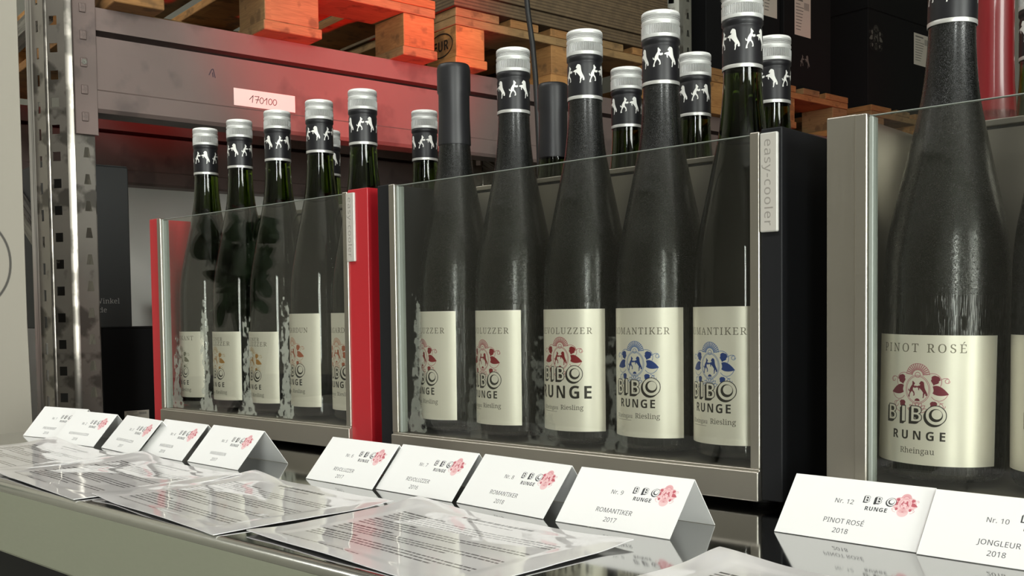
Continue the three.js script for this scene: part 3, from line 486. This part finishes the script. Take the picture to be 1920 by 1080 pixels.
// wooden pallets on the beams, 0.72 by 0.9
function pallet(s, n, label, turn = 0) {
  const [x, , z] = inRack(s, 0, n), t = thing('wooden_pallet', label, 'pallet', [x, 1.6305, z], RT + turn, 'pallets on the rack beams');
  const W = 0.72, D = 0.98, wood = () => M.wood[Math.floor(rnd() * 3)];
  const wd = (name, geo) => part(t, name, metreUV(geo, 1.6), wood());
  for (const x0 of [0, 0.2965, 0.632]) {
    const bw = x0 === 0.2965 ? 0.127 : 0.088;
    wd('bottom_board', rspan(x0 - 0.002, x0 + bw + 0.004, 0, 0.021, -D, 0.0, 0.003, 1));
    for (const z0 of [-0.125, -0.555, -D + 0.005]) wd('block', rspan(x0 + 0.002, x0 + bw - 0.002, 0.021, 0.094, z0, z0 + 0.122, 0.0025, 1));
  }
  for (const z0 of [-0.127, -0.557, -D]) wd('stringer_board', rspan(0, W, 0.094, 0.114, z0, z0 + 0.126, 0.0025, 1));
  for (const [x0, bw] of [[0, 0.13], [0.165, 0.09], [0.295, 0.13], [0.465, 0.09], [0.59, 0.13]]) wd('deck_board', rspan(x0, x0 + bw, 0.114, 0.134, -D, 0, 0.0025, 1));
  return t;
}
pallet(0.025, 0.055, 'wooden pallet above the paper sticker, with pale blocks over the load beam');
const eur = pallet(0.806, 0.05, 'wooden pallet stamped EUR under flat cardboard beside the black cable');
pallet(1.74, 0.03, 'wooden pallet in the dark under the black wine cartons', 0.0);
{ // branded stamp on the outer face of a block
  const tex = canvasTex(256, 160, (c, w, h) => { c.clearRect(0, 0, w, h); c.strokeStyle = '#1d150d'; c.fillStyle = '#1d150d'; c.lineWidth = 7; c.beginPath(); c.ellipse(128, 84, 112, 66, 0, 0, 7); c.stroke(); c.font = 'bold 78px sans-serif'; c.textAlign = 'center'; c.textBaseline = 'middle'; c.fillText('EUR', 128, 88); });
  const f = new THREE.PlaneGeometry(0.108, 0.066); f.rotateY(-Math.PI / 2); f.translate(0.0008, 0.0575, -0.064); part(eur, 'burnt_stamp', f, std({ map: tex, transparent: true, roughness: 0.8 }), 'EUR burnt into the block');
}
// flat cardboard on the EUR pallet
for (let k = 0; k < 3; k++) {
  const [x, , z] = inRack(0.80 + [0.0, 0.006, -0.004][k], 0, 0.06 - [0, 0.012, 0.004][k]);
  const t = thing('cardboard_bundle', ['lowest bundle of flat corrugated cardboard lying on the EUR pallet', 'middle bundle of flat corrugated cardboard above the EUR pallet', 'top bundle of flat corrugated cardboard above the EUR pallet'][k], 'cardboard', [x, 1.6305 + 0.1345 + k * 0.128, z], RT, 'flat cardboard stacked on the EUR pallet');
  for (let j = 0; j < 4; j++) part(t, 'cardboard_layer', metreUV(bx(0.74 + 0.008 * (j % 2), 0.0305, 0.96, 0.37 + 0.003 * ((j * 7) % 3 - 1), 0.0155 + j * 0.0315, -0.48 + 0.004 * ((j * 5) % 3 - 1)), 8), M.cardboard);
}

// ------------------------------------------------------------------ cartons
function printTex(w, h, draw, bg = '#1b1b1d') { return canvasTex(w, h, (c) => { c.fillStyle = bg; c.fillRect(0, 0, w, h); draw(c, w, h); }); }
function sticker(t, x, y, z, w, h, label, ry = 0) {
  const tex = canvasTex(256, 320, (c, W, H) => { c.fillStyle = '#d9d2c4'; c.fillRect(0, 0, W, H); c.fillStyle = '#6d6a63'; for (let k = 0; k < 9; k++) c.fillRect(22, 60 + k * 26, 70 + ((k * 53) % 60), 6); for (let k = 0; k < 14; k++) c.fillRect(150 + k * 6, 40, 2 + (k % 3), 60); c.fillRect(22, 24, 110, 12); });
  const f = new THREE.PlaneGeometry(w, h); f.rotateY(ry); f.translate(x, y, z); part(t, 'paper_label', f, std({ map: tex, roughness: 0.6 }), label);
}
function pairTex(big) { return canvasTex(256, 256, (c, w, h) => { c.clearRect(0, 0, w, h); c.fillStyle = '#cfcfc8'; poly(c, IMP, 24, 40, 0.62); poly(c, HORSE, 116, 36, 0.6); if (big) { c.strokeStyle = '#cfcfc8'; c.lineWidth = 4; c.beginPath(); c.ellipse(128, 118, 118, 112, 0, 0, 7); c.stroke(); } }); }
const pairMat = std({ map: pairTex(false), transparent: true, roughness: 0.6, color: 0x8a8a86 }), crestMat = std({ map: canvasTex(256, 256, (c, w, h) => { c.clearRect(0, 0, w, h); crest(c, 128, 128, 7.4, '#b8b8b0', '#8d8d86'); }), transparent: true, roughness: 0.6, color: 0x8a8a86 });
function decal(t, mat, x, y, z, w, h, label) { const f = new THREE.PlaneGeometry(w, h); f.translate(x, y, z); part(t, 'print', f, mat, label); }
function carton(name, label, s, y, n, w, h, d, mat, group, turn = 0) {
  const [x, , z] = inRack(s, 0, n), t = thing(name, label, 'carton', [x, y, z], RT + turn, group);
  part(t, 'carton_body', rspan(0, w, 0, h, -d, 0, 0.003), mat); part(t, 'lid_flap', rspan(0.002, w - 0.002, h, h + 0.0025, -d / 2 + 0.001, -0.001, 0.001, 1), mat); part(t, 'lid_flap', rspan(0.002, w - 0.002, h, h + 0.0025, -d + 0.001, -d / 2 - 0.001, 0.001, 1), mat);
  return t;
}
const GC = 'black wine cartons on the right-hand pallet';
const PT = 1.6305 + 0.1345;
{
  const a = carton('wine_carton', 'black wine carton with crest print next to the second rack upright', 1.76, PT, 0.0, 0.36, 0.335, 0.34, M.carton, GC); decal(a, crestMat, 0.12, 0.22, 0.0006, 0.13, 0.16, 'grey crest print');
  const b = carton('wine_carton', 'black wine carton with a tilted paper sticker and small horse print', 2.135, PT, 0.005, 0.26, 0.335, 0.34, M.carton, GC); sticker(b, 0.10, 0.235, 0.0006, 0.088, 0.125, 'pale paper sticker'); sticker(a, 0.31, 0.27, 0.0006, 0.07, 0.125, 'pale paper sticker'); decal(b, pairMat, 0.115, 0.09, 0.0006, 0.07, 0.07, 'small grey horse print');
  carton('wine_carton', 'upper black wine carton above the crest-print carton', 1.75, PT + 0.338, 0.0, 0.37, 0.335, 0.34, M.carton, GC); carton('wine_carton', 'upper black wine carton above the carton with tilted sticker', 2.13, PT + 0.338, 0.002, 0.27, 0.335, 0.34, M.carton, GC);
}
const eur2 = pallet(2.62, 0.02, 'wooden pallet in deep shade behind the PINOT ROSÉ bottle', 0.0); void eur2;
{
  const GD = 'black wine cartons on the far pallet';
  const d = carton('wine_carton', 'black wine carton with brownish square sticker beside the PINOT ROSÉ neck', 2.63, PT, 0.0, 0.5, 0.335, 0.36, M.carton, GD); sticker(d, 0.37, 0.245, 0.0006, 0.13, 0.115, 'brownish square sticker'); decal(d, pairMat, 0.40, 0.06, 0.0006, 0.09, 0.09, 'small grey horse print'); decal(d, crestMat, 0.05, 0.24, 0.0006, 0.1, 0.12, 'grey crest print');
  const e = carton('wine_carton', 'black wine carton behind the red foil bottle with faint horse print', 3.16, PT, -0.03, 0.4, 0.335, 0.36, M.carton, GD); decal(e, pairMat, 0.12, 0.2, 0.0006, 0.12, 0.12, 'faint horse print');
  carton('wine_carton', 'upper black wine carton above the square-sticker carton', 2.63, PT + 0.338, 0.0, 0.5, 0.335, 0.36, M.carton, GD); carton('wine_carton', 'upper black wine carton above the faint-print carton', 3.16, PT + 0.338, -0.03, 0.4, 0.335, 0.36, M.carton, GD);
}
{ // under the beam, behind the left upright
  const GL = 'dark cartons stacked under the load beam';
  const base = carton('wine_carton', 'black carton at the bottom of the stack behind the counter', 0.02, 0, -0.2, 0.34, 0.65, 0.34, M.carton, GL); void base;
  const low = carton('wine_carton', 'black carton with a barcode sticker beside the red cooler', 0.062, 0.653, -0.2, 0.34, 0.374, 0.34, M.carton, GL); sticker(low, 0.068, 0.185, 0.0006, 0.052, 0.028, 'small barcode sticker');
  const up = carton('wine_carton', 'tall dark grey carton printed with a wine address under the beam', -0.042, 1.0295, -0.2, 0.168, 0.336, 0.34, M.cartonGrey, GL);
  const tex = canvasTex(512, 512, (c, w, h) => { c.clearRect(0, 0, w, h); c.fillStyle = '#b9b9b4'; c.font = '44px serif'; c.textAlign = 'right'; c.fillText('Wein', 250, 330); c.fillText('Oestrich-Winkel', 470, 390); c.fillText('runge-wein.de', 390, 446); c.fillStyle = '#e3ddd8'; poly(c, HORSE, 130, 20, 1.0); });
  const f = new THREE.PlaneGeometry(0.17, 0.17); f.translate(0.072, 0.095, 0.0006); part(up, 'print', f, std({ map: tex, transparent: true, roughness: 0.6 }), 'pale horse and address print');
}
{ // pale panel further back under the rack, and what stands before it
  const [x, , z] = inRack(0.1, 0, -1.08), t = thing('white_cupboard', 'plain white cupboard standing in the rack behind the dark cartons', 'cupboard', [x, 0, z], RT);
  part(t, 'cupboard_body', rspan(0, 0.9, 0, 1.46, -0.3, 0, 0.004), M.white); const cd = part(t, 'cupboard_door', rspan(0.004, 0.896, 0.05, 1.45, 0, 0.018, 0.002), M.white); part(cd, 'handle', rspan(0.85, 0.865, 0.7, 0.86, 0.018, 0.04, 0.004), M.steel);
  const [x2, , z2] = inRack(0.43, 0, -0.56), b = thing('dark_crate', 'dark crate in front of the white cupboard behind the red cooler', 'crate', [x2, 0, z2], RT);
  part(b, 'crate_body', rspan(0, 0.5, 0, 1.10, -0.3, 0, 0.004), M.carton); part(b, 'crate_rim', rspan(-0.006, 0.506, 1.10, 1.12, -0.306, 0.006, 0.004), M.galvWorn);
}

{ // unseen tall cabinet, out of view: placed to keep daylight off the right-hand bay
  const t = thing('unseen_cabinet', 'unseen tall dark cabinet, out of view, placed to shade the right-hand bay', 'cabinet', [1.45, 0, -1.9]);
  part(t, 'cabinet_body', rspan(0, 0.55, 0.06, 2.45, 0, 1.45, 0.004), M.blackPaint); part(t, 'plinth', span(0.02, 0.53, 0, 0.06, 0.02, 1.43), M.black);
  for (const z of [0.006, 0.73]) { const d = part(t, 'cabinet_door', rspan(-0.02, 0, 0.08, 2.43, z, z + 0.715, 0.003), M.blackPaint); part(d, 'handle', rspan(-0.045, -0.02, 1.1, 1.3, z < 0.1 ? z + 0.66 : z + 0.04, z < 0.1 ? z + 0.675 : z + 0.055, 0.004), M.steel); }
}

// ------------------------------------------------------------------ hanging cable
{
  const pts = [[-0.60, 3.9, -0.40], [-0.545, 2.4, -0.41], [-0.518, 1.65, -0.417], [-0.511, 1.51, -0.419], [-0.503, 1.432, -0.424], [-0.495, 1.306, -0.424], [-0.49, 1.0, -0.425], [-0.48, 0.3, -0.43], [-0.44, 0.012, -0.42], [-0.25, 0.012, -0.42]].map((p) => new THREE.Vector3(...p));
  const t = thing('hanging_cable', 'black cable hanging in front of the pallets behind the bottles', 'cable'); part(t, 'cable_sheath', new THREE.TubeGeometry(new THREE.CatmullRomCurve3(pts), 90, 0.0042, 10), M.rubber);
}

// ------------------------------------------------------------------ banner at the far end
{
  const tex = canvasTex(768, 1536, (c, w, h) => { c.fillStyle = '#a5a094'; c.fillRect(0, 0, w, h); c.save(); c.translate(w - 97, h * 0.395); c.scale(0.74, 0.68);
    c.fillStyle = '#4e4c47'; c.beginPath(); c.ellipse(-10, 18, 92, 108, 0, 0, 7); c.fill(); c.fillStyle = '#a5a094'; c.strokeStyle = '#4e4c47'; c.lineWidth = 5; c.beginPath(); c.arc(0, 0, 100, 0, 7); c.fill(); c.stroke(); c.fillStyle = '#4e4c47'; c.beginPath(); c.arc(0, 0, 72, 0, 7); c.fill(); c.fillStyle = '#a5a094'; c.beginPath(); c.arc(8, -8, 56, 0, 7); c.fill(); c.restore(); });
  const t = thing('roll_up_banner', 'pale roll-up banner with a dark ring letter beside the rack', 'banner', [-1.17, 0, 0.045], 0.73);
  const W = 0.8, H = 1.75, g = new THREE.BoxGeometry(W, H, 0.0012, 30, 20, 1); g.translate(-W / 2, 0.08 + H / 2, 0); const p = g.attributes.position; for (let k = 0; k < p.count; k++) { const x = p.getX(k), y = p.getY(k); p.setZ(k, p.getZ(k) + 0.012 * Math.sin(x * 7)); p.setX(k, x * 1 + 0.02 * Math.max(0, (1.05 - y)) ); } g.computeVertexNormals();
  const f = std({ map: tex, roughness: 0.65 }), b = std({ color: 0xa5a094, roughness: 0.65 });
  part(t, 'banner_sheet', g, [b, b, b, b, f, b]); part(t, 'banner_base', rspan(-0.82, 0.03, 0, 0.085, -0.09, 0.09, 0.02), M.galv); part(t, 'support_pole', new THREE.CylinderGeometry(0.008, 0.008, 1.75, 12).translate(-0.4, 0.95, -0.03), M.galv); part(t, 'top_rail', rspan(-0.8, 0, 1.825, 1.85, -0.012, 0.012, 0.004), M.galv);
}

// ------------------------------------------------------------------ unseen red lamps behind the coolers, placed to redden the beam and a pallet
function unseenRedLamp(pos, aim, power, cone, label) {
  const t = thing('unseen_red_lamp', label, 'lamp', pos);
  const dir = new THREE.Vector3(aim[0] - pos[0], aim[1] - pos[1], aim[2] - pos[2]).normalize(), q = new THREE.Quaternion().setFromUnitVectors(new THREE.Vector3(0, 1, 0), dir);
  const can = part(t, 'lamp_can', lathe([[0, -0.12], [0.04, -0.12], [0.055, -0.09], [0.06, 0], [0.058, 0], [0.05, -0.02], [0, -0.02]], 28), M.blackPaint); can.quaternion.copy(q);
  const lens = part(t, 'lamp_lens', new THREE.CylinderGeometry(0.049, 0.049, 0.004, 28).translate(0, -0.014, 0), std({ color: 0x200000, emissive: 0xff1a1a, emissiveIntensity: 3 })); lens.quaternion.copy(q);
  part(t, 'stand_pole', new THREE.CylinderGeometry(0.012, 0.012, pos[1] - 0.12, 12).translate(0, -(pos[1] + 0.12) / 2 + 0.0, 0), M.black); part(t, 'stand_foot', new THREE.CylinderGeometry(0.14, 0.15, 0.02, 28).translate(0, -pos[1] + 0.01, 0), M.black);
  const l = new THREE.SpotLight(0xff1622, power, 0, cone, 0.8, 2); l.position.set(pos[0] + dir.x * 0.03, pos[1] + dir.y * 0.03, pos[2] + dir.z * 0.03); l.target.position.set(...aim); l.castShadow = true; l.shadow.radius = 2.4; scene.add(l, l.target);
}
unseenRedLamp([0.32, 0.93, -0.70], inRack(0.57, 1.70, 0), 17, 0.245, 'unseen small red lamp behind the coolers, placed to redden the load beam');
unseenRedLamp([0.25, 1.0, -1.9], inRack(2.35, 1.70, 0), 1.2, 0.3, 'unseen small red lamp further back, placed to redden the shaded pallet');

// ------------------------------------------------------------------ plant on a tall table beside the counter (mirrored in the red cooler's pane)
{
  const tx = -1.237, tz = 0.485;
  const tb = thing('bar_table', 'tall round bar table with a potted plant beside the counter end', 'table', [tx, 0, tz]);
  part(tb, 'table_top', lathe([[0, 0.9], [0.2, 0.9], [0.205, 0.905], [0.205, 0.92], [0.2, 0.925], [0, 0.925]], 40), M.black); part(tb, 'table_pole', new THREE.CylinderGeometry(0.03, 0.03, 0.88, 20).translate(0, 0.46, 0), M.galv); part(tb, 'table_base', lathe([[0, 0], [0.2, 0], [0.19, 0.015], [0.03, 0.03], [0, 0.03]], 40), M.galv);
  const pt = thing('potted_plant', 'leafy green herb in a dark pot on the bar table', 'plant', [tx, 0.925, tz]);
  part(pt, 'pot', lathe([[0, 0], [0.04, 0], [0.055, 0.085], [0.06, 0.09], [0.052, 0.09], [0.05, 0.08], [0, 0.08]], 28), M.black);
  const leafMat = std({ color: new THREE.Color().setRGB(0.018, 0.045, 0.01), roughness: 0.6 });
  const leaf = new THREE.SphereGeometry(1, 10, 6); { const p = leaf.attributes.position; for (let k = 0; k < p.count; k++) { const x = p.getX(k), y = p.getY(k), z = p.getZ(k); p.setXYZ(k, x * 0.6 * (1 - 0.25 * y), y, z * 0.06 + 0.25 * (y * y - 0.5) + 0.15 * x * x); } leaf.computeVertexNormals(); }
  for (let k = 0; k < 14; k++) { const a = k * 2.4, r = 0.02 + 0.075 * rnd(), h = 0.12 + 0.12 * rnd(); const c = new THREE.CatmullRomCurve3([new THREE.Vector3(0.01 * Math.cos(a), 0.075, 0.01 * Math.sin(a)), new THREE.Vector3(r * 0.5 * Math.cos(a), 0.075 + h * 0.6, r * 0.5 * Math.sin(a)), new THREE.Vector3(r * Math.cos(a), 0.08 + h, r * Math.sin(a))]); part(pt, 'stem', new THREE.TubeGeometry(c, 8, 0.0018, 6), leafMat);
    for (let j = 0; j < 7; j++) { const q = c.getPoint(0.35 + 0.65 * j / 6), m = part(pt, 'leaf', leaf, leafMat), sc = rr(0.02, 0.034); m.scale.setScalar(sc); m.position.set(q.x + rr(-0.025, 0.025), q.y + rr(-0.01, 0.02), q.z + rr(-0.025, 0.025)); m.rotation.set(rr(-1.4, 1.4), rr(0, 6.28), rr(-1.2, 1.2)); } }
}

renderer.render(scene, camera);
